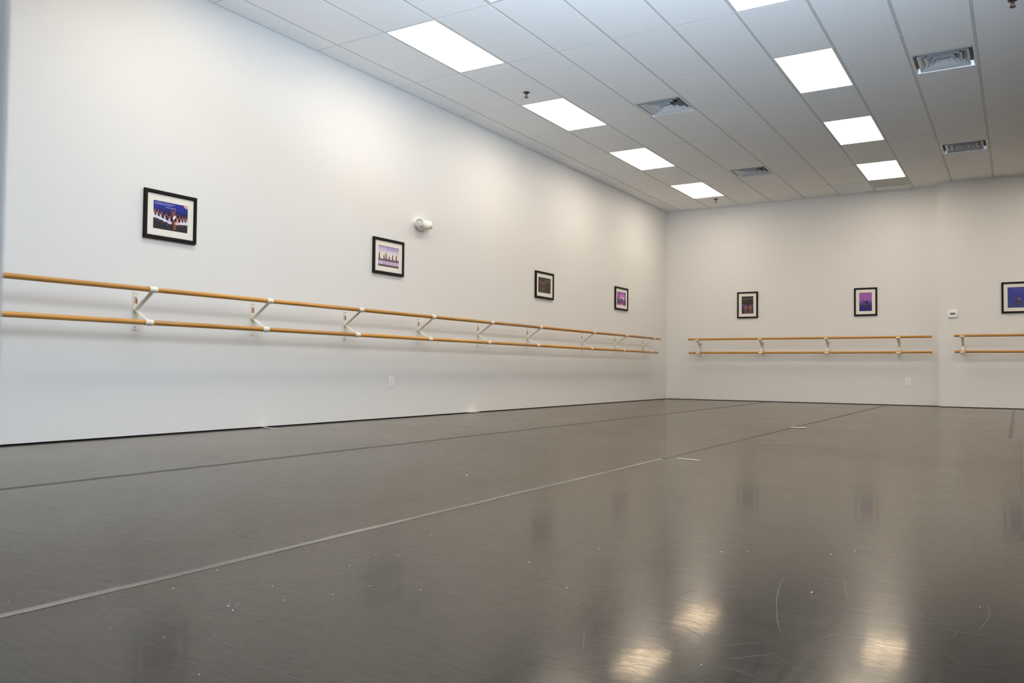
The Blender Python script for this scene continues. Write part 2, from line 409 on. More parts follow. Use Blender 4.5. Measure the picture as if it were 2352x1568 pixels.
# ------------------------------------------------------------------ ceiling vents
def make_vent():
    t = thing('ceiling_vent', 'x', 'vent')
    S = DX / 2 - TB; T_ = DY / 4 - TB
    def ring(mb_, a, b_, za, zb, th=0.0025):
        """square sloping band between half sizes a (outer) and b (inner)"""
        ra = T_ / S
        o_ = [(-a, -a * ra), (a, -a * ra), (a, a * ra), (-a, a * ra)]; i_ = [(-b_, -b_ * ra), (b_, -b_ * ra), (b_, b_ * ra), (-b_, b_ * ra)]
        for k in range(4):
            q = (k + 1) % 4
            mb_.face([(*o_[k], za), (*i_[k], zb), (*i_[q], zb), (*o_[q], za)], VENT)
            mb_.face([(*o_[q], za + th), (*i_[q], zb + th), (*i_[k], zb + th), (*o_[k], za + th)], VENT)
            mb_.face([(*o_[k], za), (*o_[q], za), (*o_[q], za + th), (*o_[k], za + th)], VENT)
            mb_.face([(*i_[k], zb + th), (*i_[q], zb + th), (*i_[q], zb), (*i_[k], zb)], VENT)
    f = MB(); ring(f, S, S - 0.022, 0.0, -0.003); ring(f, S - 0.022, S - 0.034, -0.003, 0.05); f.build('vent_frame', t)
    for a, b_ in ((0.236, 0.176), (0.170, 0.116), (0.110, 0.066)):
        m_ = MB(); ring(m_, a, b_, -0.006, 0.045); m_.build('louver', t)
    m_ = MB(); ring(m_, 0.062, 0.03, -0.006, 0.02); m_.box((-0.032, -0.034, 0.018), (0.032, 0.034, 0.022), VENT); m_.build('vent_centre', t)
    d = MB()
    pan = [(S - 0.004, T_ - 0.004, 0.012), (S - 0.004, T_ - 0.004, 0.060), (0.150, 0.150, 0.085)]
    for (ax, ay, az), (bx, by, bz) in zip(pan[:-1], pan[1:]):
        o_ = [(-ax, -ay), (ax, -ay), (ax, ay), (-ax, ay)]; i_ = [(-bx, -by), (bx, -by), (bx, by), (-bx, by)]
        for k in range(4):
            q = (k + 1) % 4; d.face([(*o_[k], az), (*i_[k], bz), (*i_[q], bz), (*o_[q], az)], PAN)
    d.tube([(0, 0, 0.083), (0, 0, 0.26)], 0.150, DUCT, 24, cap=True); d.box((-0.155, -0.155, 0.26), (0.155, 0.155, 0.265), DUCT)
    for sx in (-1, 1):
        for sy in (-1, 1): d.face([(sx * 0.150, sy * 0.150, 0.0855), (sx * 0.06, sy * 0.150, 0.0855), (sx * 0.106, sy * 0.106, 0.0855), (sx * 0.150, sy * 0.06, 0.0855)], PAN)
    d.build('duct', t)
    return t
vent_labels = {(2, -0.5): 'ceiling vent of which only a bright corner shows at the top edge', (2, 2.5): 'square louvered ceiling vent right of the second lit panel by the long wall',
               (2, 5.5): 'small distant ceiling vent to the right of the farthest wall-side lit panel', 
               (7, 2.5): 'large louvered ceiling vent right of the biggest whole lit panel', (7, 5.5): 'low distant ceiling vent above the step in the end wall'}
proto = make_vent()
for k, (i, j) in enumerate(VENTS):
    loc = (gx(i + 0.5), gy(j + 0.25), H)
    if k == 0:
        o = proto; o.location = loc; tag(o, vent_labels[(i, j)])
    else: o = dup(proto, loc, 0, vent_labels[(i, j)])
    o['group'] = 'louvered ceiling vents'

# two plain return panels beside the end wall
for (i, j), m, lab in (((4, 7), RETURN_PALE, 'pale square ceiling panel left of the last lit panel, near the end wall'), ((5, 7), RETURN_DULL, 'dull square ceiling panel between the last lit panel and the end wall')):
    t = thing('return_panel', lab, 'ceiling panel', (gx(i + 0.5), gy(j + 0.25), H), group='plain return panels')
    S = DX / 2 - TB; T_ = DY / 4 - TB
    f = MB()
    for lo, hi in (((-S, -T_), (-S + 0.02, T_)), ((S - 0.02, -T_), (S, T_)), ((-S + 0.02, -T_), (S - 0.02, -T_ + 0.02)), ((-S + 0.02, T_ - 0.02), (S - 0.02, T_))): f.box((*lo, 0), (*hi, 0.012), m)
    f.build('panel_frame', t)
    f = MB(); f.box((-S + 0.02, -T_ + 0.02, 0.004), (S - 0.02, T_ - 0.02, 0.012), m)
    for k in range(9): f.box((-S + 0.03, -T_ + 0.035 + k * 0.058, 0.001), (S - 0.03, -T_ + 0.06 + k * 0.058, 0.004), m)
    f.build('panel_face', t)

# ------------------------------------------------------------------ sprinklers
def make_sprinkler():
    t = thing('fire_sprinkler', 'x', 'sprinkler')
    e = MB(); e.tube([(0, 0, 0), (0, 0, -0.006), (0, 0, -0.014)], [0.040, 0.038, 0.022], BRONZE, 24); e.build('escutcheon', t)
    s_ = MB(); s_.tube([(0, 0, -0.012), (0, 0, -0.03)], 0.010, BRONZE, 14)
    for q in (-1, 1): s_.tube([(0.011 * q, 0, -0.028), (0.015 * q, 0, -0.042), (0.004 * q, 0, -0.058)], 0.0032, BRONZE, 8)
    s_.build('sprinkler_body', t)
    b_ = MB(); b_.tube([(0, 0, -0.032), (0, 0, -0.054)], 0.0035, mat('glass_bulb_red', (0.55, 0.16, 0.12), 0.2), 10); b_.build('glass_bulb', t)
    d = MB()
    d.tube([(0, 0, -0.057), (0, 0, -0.061)], [0.024, 0.025], BRONZE, 20); d.build('deflector', t)
    return t
proto = make_sprinkler()
for k, ((x, y), lab) in enumerate((((1.217, 8.222), 'small bronze ceiling sprinkler beside the second lit panel by the long wall'), ((1.262, 15.176), 'tiny ceiling sprinkler below the farthest wall-side lit panel'), ((6.087, 8.278), 'ceiling sprinkler cut off in the top right corner'))):
    if k == 0: o = proto; o.location = (x, y, H); tag(o, lab)
    else: o = dup(proto, (x, y, H), 0, lab)
    o['group'] = 'ceiling sprinklers'

# ------------------------------------------------------------------ framed photographs
def flat(name, col, rough=0.55): return mat('ink_' + name, srgb(*col), rough, spec=0.25)
def gradient(name, stops):
    m = mat('ink_' + name, (0.5, 0.5, 0.5), 0.5, spec=0.25)
    t = N(m, 'ShaderNodeTexCoord'); s_ = N(m, 'ShaderNodeSeparateXYZ')
    L(m, t.outputs['Generated'], s_.inputs[0])
    L(m, ramp(m, s_.outputs['Z'], [(p, srgb(*c)) for p, c in stops]), bsdf(m).inputs['Base Color'])
    return m
class Print:
    """a flat print: local x to the right (0..1), z up (0..1); inks laid on the paper one by one"""
    def __init__(s, w_, h_, base):
        s.w, s.h, s.mb, s.k = w_, h_, MB(), 0
        s.mb.box((-w_ / 2, -0.0005, -h_ / 2), (w_ / 2, 0.002, h_ / 2), base)
    def P(s, x, z): return ((x - 0.5) * s.w, -0.0007 - 0.00004 * s.k, (z - 0.5) * s.h)
    def poly(s, pts, ink):
        s.k += 1
        pts = [(min(max(x, 0), 1), min(max(z, 0), 1)) for x, z in pts]
        s.mb.face([s.P(x, z) for x, z in pts], ink)
    def ell(s, x, z, rx, rz, ink, rot=0, n=18):
        s.poly([(x + rx * math.cos(a) * math.cos(rot) - rz * math.sin(a) * math.sin(rot), z + rx * math.cos(a) * math.sin(rot) + rz * math.sin(a) * math.cos(rot)) for a in [2 * PI * q / n for q in range(n)]], ink)
    def line(s, pts, wd, ink):
        s.k += 1
        for (x0, z0), (x1, z1) in zip(pts[:-1], pts[1:]):
            dx, dz = (x1 - x0) * s.w, (z1 - z0) * s.h; l_ = math.hypot(dx, dz) or 1; ox, oz = -dz / l_ * wd / 2 / s.w, dx / l_ * wd / 2 / s.h
            s.mb.face([s.P(*(min(max(c, 0), 1) for c in q)) for q in ((x0 + ox, z0 + oz), (x0 - ox, z0 - oz), (x1 - ox, z1 - oz), (x1 + ox, z1 + oz))], ink)
    def script(s, x0, x1, z, ink, size=0.006):
        """a line of handwriting too small to read: short uneven strokes"""
        s.k += 1; x = x0
        while x < x1:
            wl = random.uniform(0.018, 0.055); xe = min(x + wl, x1); q = x
            while q < xe:
                h_ = size * random.choice((0.7, 0.8, 1.0, 1.5)); st = 0.0022 / s.w
                a = s.P(q, z); b_ = s.P(q + st, z)
                s.mb.face([(a[0], a[1], a[2]), (b_[0], b_[1], b_[2]), (b_[0] + 0.0012, b_[1], b_[2] + h_), (a[0] + 0.0012, a[1], a[2] + h_)], ink)
                a2 = s.P(q + st * 2.1, z)
                s.mb.face([(a[0], a[1], a[2] + size * 0.05), (a2[0], a2[1], a2[2] + size * 0.05), (a2[0], a2[1], a2[2] + size * 0.3), (a[0], a[1], a[2] + size * 0.3)], ink)
                q += 0.0042 / s.w
            x = xe + 0.006 / s.w
def tutu_dancer(p, x, z, s, skirt, skin, flip=1, up_arm=True):
    p.line([(x - 0.01 * flip, z + 0.02 * s), (x, z + 0.13 * s)], 0.013 * s, skirt)
    p.ell(x + 0.002, z + 0.175 * s, 0.016 * s, 0.022 * s, skin)
    if up_arm:
        p.line([(x, z + 0.13 * s), (x + 0.03 * flip * s, z + 0.19 * s), (x + 0.045 * flip * s, z + 0.27 * s)], 0.005 * s, skin)
        p.line([(x, z + 0.13 * s), (x - 0.05 * flip * s, z + 0.17 * s), (x - 0.075 * flip * s, z + 0.23 * s)], 0.005 * s, skin)
    p.line([(x - 0.01 * flip, z), (x - 0.07 * s * flip, z - 0.12 * s)], 0.004 * s, flat('dim_leg', (120, 110, 115)))
    p.ell(x, z, 0.07 * s, 0.052 * s, skirt, -0.35 * flip)
def art1(w_, h_):
    p = Print(w_, h_, gradient('stage_blue', [(0.0, (46, 38, 40)), (0.24, (44, 40, 48)), (0.45, (32, 32, 52)), (0.62, (30, 34, 84)), (0.80, (36, 46, 140)), (1.0, (42, 48, 162))]))
    skirt = flat('white_skirt', (226, 218, 236)); pink = flat('rose_skirt', (222, 196, 222)); skin = flat('warm_skin', (176, 112, 88)); txt = flat('pale_text', (205, 205, 232)); peach = flat('peach_glow', (240, 176, 165))
    p.poly([(0.87, 1.0)] + [(1 - 0.13 * math.cos(a), 1 - 0.12 * math.sin(a)) for a in (0.3, 0.7, 1.1, 1.4)] + [(1.0, 0.88), (1.0, 1.0)], peach)
    p.ell(0.97, 0.965, 0.035, 0.03, flat('pale_orange_glow', (250, 205, 160)))
    p.script(0.05, 0.63, 0.925, txt); p.script(0.05, 0.54, 0.872, txt); p.script(0.37, 0.63, 0.80, txt)
    for x, z in ((0.03, 0.44), (0.115, 0.425), (0.215, 0.39), (0.335, 0.345)): tutu_dancer(p, x, z, 1.0, skirt, skin)
    tutu_dancer(p, 0.47, 0.30, 1.12, pink, skin)
    for x, z in ((0.965, 0.345), (0.885, 0.335), (0.80, 0.325)): tutu_dancer(p, x, z, 0.95, skirt, skin, -1)
    tutu_dancer(p, 0.69, 0.30, 1.1, flat('salmon_skirt', (232, 180, 168)), skin, -1)
    br = flat('warm_brown', (150, 84, 62))
    p.line([(0.585, 0.36), (0.575, 0.62)], 0.019, br); p.ell(0.575, 0.66, 0.03, 0.04, br)
    p.line([(0.55, 0.62), (0.525, 0.72), (0.54, 0.80)], 0.008, br); p.line([(0.60, 0.62), (0.63, 0.72), (0.615, 0.79)], 0.008, br)
    p.ell(0.605, 0.50, 0.035, 0.085, flat('cream_sash', (236, 222, 226)), -0.4)
    p.line([(0.63, 0.55), (0.74, 0.61)], 0.004, flat('dim_leg', (120, 110, 115)))
    p.line([(0.60, 0.37), (0.595, 0.20), (0.598, 0.05)], 0.008, skin); p.line([(0.625, 0.37), (0.64, 0.20), (0.65, 0.06)], 0.006, skin)
    return p
def art2(w_, h_):
    p = Print(w_, h_, gradient('lavender_sky', [(0.0, (206, 192, 220)), (0.26, (214, 192, 216)), (0.36, (238, 224, 222)), (0.62, (238, 226, 224)), (0.82, (212, 196, 224)), (1.0, (168, 150, 206))]))
    dk = flat('dark_figure', (70, 52, 54)); band = flat('dusk_band', (78, 58, 98)); tx = flat('violet_text', (136, 118, 176))
    p.poly([(0, 0), (1, 0), (1, 0.10), (0, 0.10)], flat('brown_strip', (86, 76, 70)))
    p.poly([(0, 0.285), (1, 0.285), (1, 0.345), (0, 0.345)], band)
    p.script(0.42, 0.98, 0.90, tx, 0.005); p.script(0.34, 0.98, 0.845, tx, 0.005); p.script(0.46, 0.96, 0.79, tx, 0.005)
    for x, top in ((0.06, 0.66), (0.28, 0.58), (0.38, 0.68), (0.52, 0.56), (0.69, 0.63), (0.865, 0.64)):
        p.line([(x, 0.33), (x + 0.005, top - 0.06)], 0.016, dk); p.ell(x + 0.004, top - 0.04, 0.017, 0.026, dk)
        p.line([(x, top - 0.09), (x + 0.012, top), (x + 0.012, top + 0.05)], 0.004, dk)
        p.line([(x, 0.45), (x + 0.06, 0.38), (x + 0.13, 0.325)], 0.008, dk)
        p.line([(x, 0.34), (x - 0.004, 0.10)], 0.006, flat('violet_leg', (120, 96, 140)))
    for x in (0.12, 0.33, 0.36, 0.60, 0.63, 0.78): p.line([(x, 0.28), (x, 0.10)], 0.002, flat('violet_leg', (120, 96, 140)))
    return p
def art3(w_, h_):
    p = Print(w_, h_, gradient('olive_dark', [(0, (74, 62, 50)), (1, (66, 62, 52))]))
    pk = flat('dim_rose', (150, 100, 88)); g_ = flat('dim_text', (122, 120, 104))
    for k in range(5): p.script(0.56 + 0.02 * k, 0.95, 0.84 - 0.035 * k, g_, 0.006)
    p.line([(0.10, 0.78), (0.20, 0.70), (0.36, 0.65), (0.50, 0.66)], 0.009, pk); p.line([(0.18, 0.60), (0.36, 0.56), (0.52, 0.62)], 0.010, pk)
    p.line([(0.58, 0.72), (0.52, 0.64), (0.50, 0.56)], 0.014, pk); p.ell(0.62, 0.73, 0.03, 0.035, flat('dim_rose_dark', (118, 70, 58)))
    p.line([(0.46, 0.42), (0.50, 0.20), (0.55, 0.02)], 0.030, flat('dim_rose_dark', (118, 70, 58))); p.line([(0.18, 0.50), (0.17, 0.20)], 0.010, flat('dim_grey', (104, 96, 84)))
    p.ell(0.35, 0.26, 0.035, 0.03, flat('pale_spot', (150, 146, 148))); p.ell(0.35, 0.14, 0.035, 0.03, flat('pale_spot', (150, 146, 148))); p.ell(0.48, 0.38, 0.03, 0.03, pk)
    return p
def art4(w_, h_):
    p = Print(w_, h_, gradient('magenta_sky', [(0, (160, 92, 160)), (0.2, (128, 84, 140)), (0.45, (150, 96, 170)), (0.75, (170, 96, 184)), (1, (120, 92, 180))]))
    p.ell(0.60, 0.70, 0.28, 0.22, flat('pink_glow', (206, 122, 196))); p.ell(0.60, 0.52, 0.24, 0.13, flat('pale_glow', (226, 202, 226)))
    dk = flat('grey_plum', (96, 74, 96))
    p.poly([(0, 0.14), (0.30, 0.10), (0.36, 0.30), (0.22, 0.42), (0.08, 0.52), (0, 0.46)], dk); p.poly([(1, 0.05), (0.78, 0.12), (0.76, 0.36), (0.9, 0.42), (1, 0.40)], dk)
    p.poly([(0.38, 0.40), (0.45, 0.53), (0.62, 0.52), (0.76, 0.38), (0.66, 0.36), (0.5, 0.40)], flat('dark_plum', (80, 64, 84)))
    p.line([(0.44, 0.40), (0.43, 0.10)], 0.02, flat('rose_plum', (150, 96, 118))); p.line([(0.68, 0.38), (0.68, 0.10)], 0.02, flat('rose_plum', (150, 96, 118)))
    p.ell(0.55, 0.06, 0.2, 0.06, flat('pink_glow', (206, 122, 196))); p.ell(0.52, 0.24, 0.06, 0.09, dk)
    return p
def art5(w_, h_):
    p = Print(w_, h_, gradient('green_black', [(0, (60, 56, 44)), (0.32, (62, 58, 60)), (0.6, (56, 58, 54)), (1, (62, 62, 50))]))
    bl = flat('spot_blue', (66, 66, 140)); og = flat('warm_tan', (160, 108, 82)); pl = flat('dusty_mauve', (112, 84, 94)); g_ = flat('grey_text', (128, 128, 118))
    p.script(0.05, 0.97, 0.87, g_, 0.008); p.script(0.05, 0.97, 0.825, g_, 0.008); p.script(0.06, 0.6, 0.785, g_, 0.007)
    p.poly([(0, 0.30), (0, 0.52), (0.14, 0.56), (0.30, 0.46), (0.18, 0.34)], bl); p.poly([(1, 0.30), (1, 0.52), (0.84, 0.54), (0.80, 0.40)], bl); p.poly([(0.48, 0.28), (0.46, 0.54), (0.62, 0.58), (0.66, 0.40), (0.58, 0.28)], flat('dim_blue', (64, 62, 108)))
    for x in (0.36, 0.73):
        p.ell(x, 0.48, 0.055, 0.06, flat('warm_brown', (150, 84, 62))); p.ell(x + 0.01, 0.36, 0.10, 0.10, og)
        p.poly([(x - 0.13, 0.02), (x - 0.08, 0.26), (x + 0.10, 0.26), (x + 0.16, 0.02)], pl); p.line([(x - 0.05, 0.40), (x - 0.18, 0.34), (x - 0.10, 0.24)], 0.009, og)
    p.line([(0.12, 0.52), (0.30, 0.46)], 0.008, flat('pale_skin', (190, 160, 160)))
    return p
def art6(w_, h_):
    p = Print(w_, h_, gradient('dusk_violet', [(0, (40, 34, 110)), (0.16, (48, 40, 132)), (0.30, (60, 54, 120)), (0.46, (94, 78, 160)), (0.60, (158, 104, 178)), (1, (166, 100, 180))]))
    dk = flat('night_figure', (58, 44, 76)); tx = flat('plum_text', (128, 82, 140))
    p.script(0.42, 0.97, 0.90, tx, 0.006); p.script(0.2, 0.9, 0.80, tx, 0.006)
    p.poly([(0, 0.20), (0.2, 0.26), (0.42, 0.24), (0.6, 0.22), (1, 0.24), (1, 0.30), (0.6, 0.30), (0.3, 0.285), (0, 0.24)], flat('night_shore', (48, 44, 62)))
    p.line([(0.24, 0.60), (0.40, 0.52), (0.56, 0.46)], 0.013, dk); p.line([(0.60, 0.45), (0.85, 0.40)], 0.010, dk)
    p.ell(0.635, 0.545, 0.05, 0.045, dk); p.line([(0.60, 0.52), (0.55, 0.44), (0.52, 0.34)], 0.035, dk)
    p.poly([(0.46, 0.42), (0.60, 0.42), (0.66, 0.22), (0.40, 0.20)], flat('dusk_skirt', (70, 60, 100))); p.line([(0.46, 0.20), (0.48, 0.12), (0.50, 0.04)], 0.020, dk)
    return p
def art7(w_, h_):
    p = Print(w_, h_, gradient('stage_cobalt', [(0, (66, 78, 128)), (0.5, (58, 66, 152)), (1, (64, 74, 158))]))
    dk = flat('dim_brown', (84, 66, 84)); tx = flat('blue_text', (112, 122, 190)); sk = flat('dim_mauve', (124, 92, 122))
    p.script(0.2, 0.95, 0.91, tx, 0.006); p.script(0.22, 0.95, 0.86, tx, 0.006); p.script(0.36, 0.95, 0.80, tx, 0.006)
    p.line([(0.36, 0.06), (0.40, 0.30), (0.38, 0.52)], 0.030, dk); p.ell(0.37, 0.62, 0.035, 0.045, dk); p.line([(0.38, 0.50), (0.26, 0.47), (0.16, 0.46)], 0.009, sk)
    p.line([(0.40, 0.48), (0.50, 0.44), (0.46, 0.36)], 0.012, sk); p.line([(0.44, 0.34), (0.58, 0.20), (0.72, 0.10)], 0.022, dk)
    p.ell(0.49, 0.43, 0.06, 0.05, flat('grey_veil', (110, 112, 140)))
    return p
FW, FT, MATW = 0.030, 0.026, 0.056
def make_picture(W_, H_, art, label):
    t = thing('framed_photo', label, 'framed picture', group='framed dance photographs')
    f = MB()
    x, z = W_ / 2, H_ / 2
    prof = [(0.0, 0.0), (0.0, -FT + 0.004), (0.004, -FT), (FW - 0.006, -FT), (FW, -FT + 0.008), (FW, -0.004)]
    loops = [[(-x + a, d, -z + a), (x - a, d, -z + a), (x - a, d, z - a), (-x + a, d, z - a)] for a, d in prof]
    for k in range(len(loops) - 1):
        for q in range(4):
            r = (q + 1) % 4
            f.face([loops[k][q], loops[k][r], loops[k + 1][r], loops[k + 1][q]], FRAME)
    f.face(loops[0][::-1], FRAME)
    f.build('frame', t)
    m_ = MB(); iw, ih = W_ - 2 * FW - 2 * MATW, H_ - 2 * FW - 2 * MATW
    a, b_ = x - FW + 0.002, z - FW + 0.002; c, d = iw / 2, ih / 2
    for (x0, z0), (x1, z1) in (((-a, -b_), (-c, b_)), ((c, -b_), (a, b_)), ((-c, -b_), (c, -d)), ((-c, d), (c, b_))): m_.box((x0, -0.013, z0), (x1, -0.010, z1), MATBOARD)
    m_.build('mat_board', t)
    pr = art(iw + 0.004, ih + 0.004)
    o = pr.mb.build('print', t, (0, -0.0085, 0))
    return t
# (wall, centre along the wall, centre height, width, height)
LW, BW = PI / 2, 0.0
pics = [
    ('L', 4.389, 1.831, 0.503, 0.406, art1, 'black framed photo of white tutu dancers on a blue stage'),
    ('L', 7.217, 1.834, 0.532, 0.402, art2, 'black framed pale lavender photo of dancers in a row'),
    ('L', 10.834, 1.841, 0.556, 0.402, art3, 'black framed very dark brown photo on the long wall'),
    ('L', 13.665, 1.859, 0.556, 0.408, art4, 'black framed magenta photo nearest the room corner on the long wall'),
    ('B', 1.643, 1.8545, 0.398, 0.508, art5, 'black framed upright dark photo with two dancers, left on the end wall'),
    ('B', 3.764, 1.842, 0.386, 0.506, art6, 'black framed upright violet photo of one leaping dancer'),
    ('S', 6.125, 1.815, 0.510, 0.508 * 1.0, art7, 'black framed cobalt blue photo cut by the right edge')]
for wl, c, z, W_, H_, art, lab in pics:
    o = make_picture(W_, H_, art, lab)
    if wl == 'L': o.location = (0.0015, c, z); o.rotation_euler = (0, 0, PI / 2)
    elif wl == 'B': o.location = (c, BACK - 0.0015, z)
    else: o.location = (c, BUMP_Y - 0.0015, z)

# ------------------------------------------------------------------ ballet barres
UO, UZ, LO, LZ = 0.222, 1.181, 0.176, 0.920      # upper and lower rail: off the wall, height
RR = 0.0205
def make_bracket(parent):
    """local: wall at x=0, room towards +x, along the wall y"""
    t = bpy.data.objects.new('bracket', None); C.objects.link(t); t.parent = parent; t.empty_display_size = 0.05
    p = MB(); p.box((0.0, -0.024, 0.865), (0.005, 0.024, 1.185), BRACKET, 0.0015); p.build('wall_plate', t)
    ez = 1.022
    a = MB(); a.strap((0.008, 0, ez), (UO - 0.012, 0, UZ - 0.022), (0, 1, 0), 0.038, 0.005, BRACKET); a.build('bracket_arm', t)
    a = MB(); a.strap((0.008, 0, ez + 0.004), (LO - 0.012, 0, LZ + 0.018), (0, 1, 0), 0.038, 0.005, BRACKET); a.build('bracket_arm', t)
    for o_, z in ((UO, UZ), (LO, LZ)):
        c = MB(); c.tube([(o_, -0.034, z), (o_, 0.034, z)], RR + 0.0045, BRACKET, 24)
        c.tube([(o_, 0, z - RR - 0.001), (o_, 0, z - RR - 0.010)], 0.006, BRACKET, 10)
        c.build('clamp', t)
    for y, z in ((-0.012, 1.158), (0.012, 1.158), (0.0, 0.884)):
        s_ = MB(); s_.tube([(0.004, y, z), (0.008, y, z)], [0.0052, 0.004], SCREW, 12); s_.build('screw', t)
    s_ = MB(); s_.box((0.005, -0.016, 1.075), (0.0056, 0.016, 1.135), STICKER)
    s_.box((0.0056, 0.001, 1.080), (0.0060, 0.014, 1.118), STICKER_RED)
    for k in range(6): s_.box((0.0056, -0.013, 1.082 + k * 0.008), (0.0060, -0.002, 1.086 + k * 0.008), STICKER_INK)
    s_.build('sticker', t)
    return t
def make_rail(parent, off, z, y0, y1, wood_):
    m_ = MB(); e = 0.003
    m_.tube([(off, y0, z), (off, y0 + e, z), (off, y1 - e, z), (off, y1, z)], [RR - e, RR, RR, RR - e], wood_, 24); return m_.build('rail', parent)
bl = thing('ballet_barre', 'long double oak barre on cream brackets along the long wall', 'ballet barre', group='double wall barres')
spots = [1.75, 2.9, 4.09, 5.29, 6.53, 7.79, 9.06, 10.35, 12.11, 13.41, 14.68]
br0 = make_bracket(bl)
def dup_part(src, y, parent):
    def cp(o, par):
        c = o.copy(); C.objects.link(c); c.parent = par
        for ch in kids(o): cp(ch, c)
        return c
    c = cp(src, parent); c.location = (0, y, 0); return c
for k, y in enumerate(spots):
    if k == 0: br0.location = (0, y, 0)
    else: dup_part(br0, y, bl)
for off, z, ys in ((UO, UZ, (1.4, 4.09, 6.53, 10.35, 15.02)), (LO, LZ, (1.4, 4.09, 6.53, 10.35, 15.00))):
    for a, b_ in zip(ys[:-1], ys[1:]): make_rail(bl, off, z, a + 0.001, b_ - 0.001, WOOD_Y)
# end wall: local x -> -Y (into the room), local y -> +X
def wall_barre(label, x_org, y_org, spots_, x0, x1):
    t = thing('ballet_barre', label, 'ballet barre', (x_org, y_org, 0), -PI / 2, group='double wall barres')
    for s_ in spots_: dup_part(br0, s_, t)
    for off, z in ((UO, UZ + 0.012), (LO, LZ + 0.010)): make_rail(t, off, z, x0, x1, WOOD_Y)
    return t
wall_barre('double oak barre on four brackets below the two upright photos', 0, BACK, (0.712, 1.933, 3.125, 4.318), 0.528, 4.846)
wall_barre('double oak barre running off the right edge below the thermostat', 0, BUMP_Y, (5.310, 6.50, 7.30), 5.192, 7.5)

# ------------------------------------------------------------------ wall fittings
def make_outlet(label, W_, H_, loc, rz):
    t = thing('wall_outlet', label, 'wall outlet', loc, rz, group='wall outlets')
    p = MB(); p.box((-W_ / 2, -0.006, -H_ / 2), (W_ / 2, 0, H_ / 2), PLASTIC, 0.002); p.build('cover_plate', t)
    for q in (-1, 1):
        r = MB(); r.box((-0.017, -0.0085, q * 0.026 - 0.016), (0.017, -0.005, q * 0.026 + 0.016), PLASTIC, 0.004)
        for sx in (-1, 1): r.box((sx * 0.007 - 0.0014, -0.0090, q * 0.026 - 0.002), (sx * 0.007 + 0.0014, -0.0084, q * 0.026 + 0.008), SLOT)
        r.tube([(0, -0.0084, q * 0.026 - 0.009), (0, -0.0090, q * 0.026 - 0.009)], 0.003, SLOT, 10, smooth=False)
        r.build('socket', t)
    s_ = MB(); s_.tube([(0, -0.005, 0), (0, -0.0075, 0)], 0.004, SCREW, 10); s_.build('screw', t)
make_outlet('white wall outlet low on the long wall under the barre', 0.082, 0.128, (0, 7.307, 0.420), PI / 2)
make_outlet('white wall outlet low on the end wall by the step', 0.098, 0.135, (4.445, BACK, 0.427), 0)

t = thing('thermostat', 'small white thermostat with green screen on the forward end wall', 'thermostat', (5.162, BUMP_Y, 1.569))
m_ = MB(); m_.box((-0.068, -0.028, -0.056), (0.068, 0, 0.056), PLASTIC, 0.006); m_.build('case', t)
m_ = MB(); m_.box((-0.040, -0.0295, -0.016), (0.040, -0.027, 0.022), SCREEN)
for x in (-0.016, 0.006):
    for lo, hi in (((0, 0), (0.012, 0.002)), ((0, 0.009), (0.012, 0.011)), ((0, 0.018), (0.012, 0.020)), ((0.010, 0.0), (0.012, 0.020))): m_.box((x + lo[0], -0.0300, -0.007 + lo[1]), (x + hi[0], -0.0294, -0.007 + hi[1]), DIGIT)
m_.build('screen', t)
for x in (-0.025, 0, 0.025):
    m_ = MB(); m_.box((x - 0.008, -0.030, -0.044), (x + 0.008, -0.0275, -0.034), PLASTIC, 0.001); m_.build('button', t)

# two-headed emergency light
t = thing('emergency_light', 'white two-headed emergency light high on the long wall', 'emergency light', (0, 7.80, 2.285), 0)
m_ = MB(); path = []; rad = []
for k in range(17):
    a = (k / 16 - 0.5) * 2
    path.append((0.040 + 0.040 * abs(a) ** 2.4, 0.112 * a, 0.014 * a * a)); rad.append(0.064 - 0.019 * abs(a) ** 2.2)
m_.tube(path, rad, PLASTIC, 28, cap=False)
m_.tube([(0.0, 0, 0), (0.035, 0, 0)], [0.070, 0.064], PLASTIC, 32)
m_.build('housing', t)
for q in (-1, 1):
    e = Vector(path[0] if q < 0 else path[-1]); d = (e - Vector(path[1] if q < 0 else path[-2])).normalized()
    l_ = MB(); l_.tube([e - d * 0.02, e - d * 0.012, e - d * 0.008], [0.044, 0.040, 0.010], LENS, 24); l_.build('lamp_lens', t)
    r = MB(); r.tube([e - d * 0.016, e - d * 0.0, e + d * 0.003], [0.0465, 0.0485, 0.045], PLASTIC, 28, cap=False)
    r.tube([e + d * 0.003, e - d * 0.014], [0.045, 0.041], PLASTIC, 28, cap=False); r.build('lamp_rim', t)

# ------------------------------------------------------------------ tape, marks and litter on the floor
def ribbon(mb_, pts, wd, m, z=0.0012, taper=False):
    P = [Vector((x, y, z)) for x, y in pts]; n_ = len(P); l_ = []; r_ = []
    for k in range(n_):
        d = (P[min(k + 1, n_ - 1)] - P[max(k - 1, 0)]).normalized(); nr = Vector((-d.y, d.x, 0))
        w_ = wd[k] if isinstance(wd, (list, tuple)) else wd
        if taper: w_ *= 0.25 + 0.75 * math.sin(PI * (k + 0.5) / n_)
        l_.append(P[k] + nr * w_ / 2); r_.append(P[k] - nr * w_ / 2)
    for k in range(n_ - 1): mb_.face([l_[k], r_[k], r_[k + 1], l_[k + 1]], m)
def seam_tape(name, label, x, y0, y1, wd, m, thick=0.0009, jitter=0.0):
    m_ = MB(); n_ = max(2, int((y1 - y0) / 0.25)); 
    for k in range(n_):
        a, b_ = y0 + (y1 - y0) * k / n_, y0 + (y1 - y0) * (k + 1) / n_
        j = random.uniform(-jitter, jitter); ww = wd + random.uniform(-jitter, jitter)
        m_.box((x - ww / 2 + j, a, 0.0), (x + ww / 2 + j, b_, thick), m)
    return tag(m_.build(name), label, 'floor tape', 'floor seam tapes')
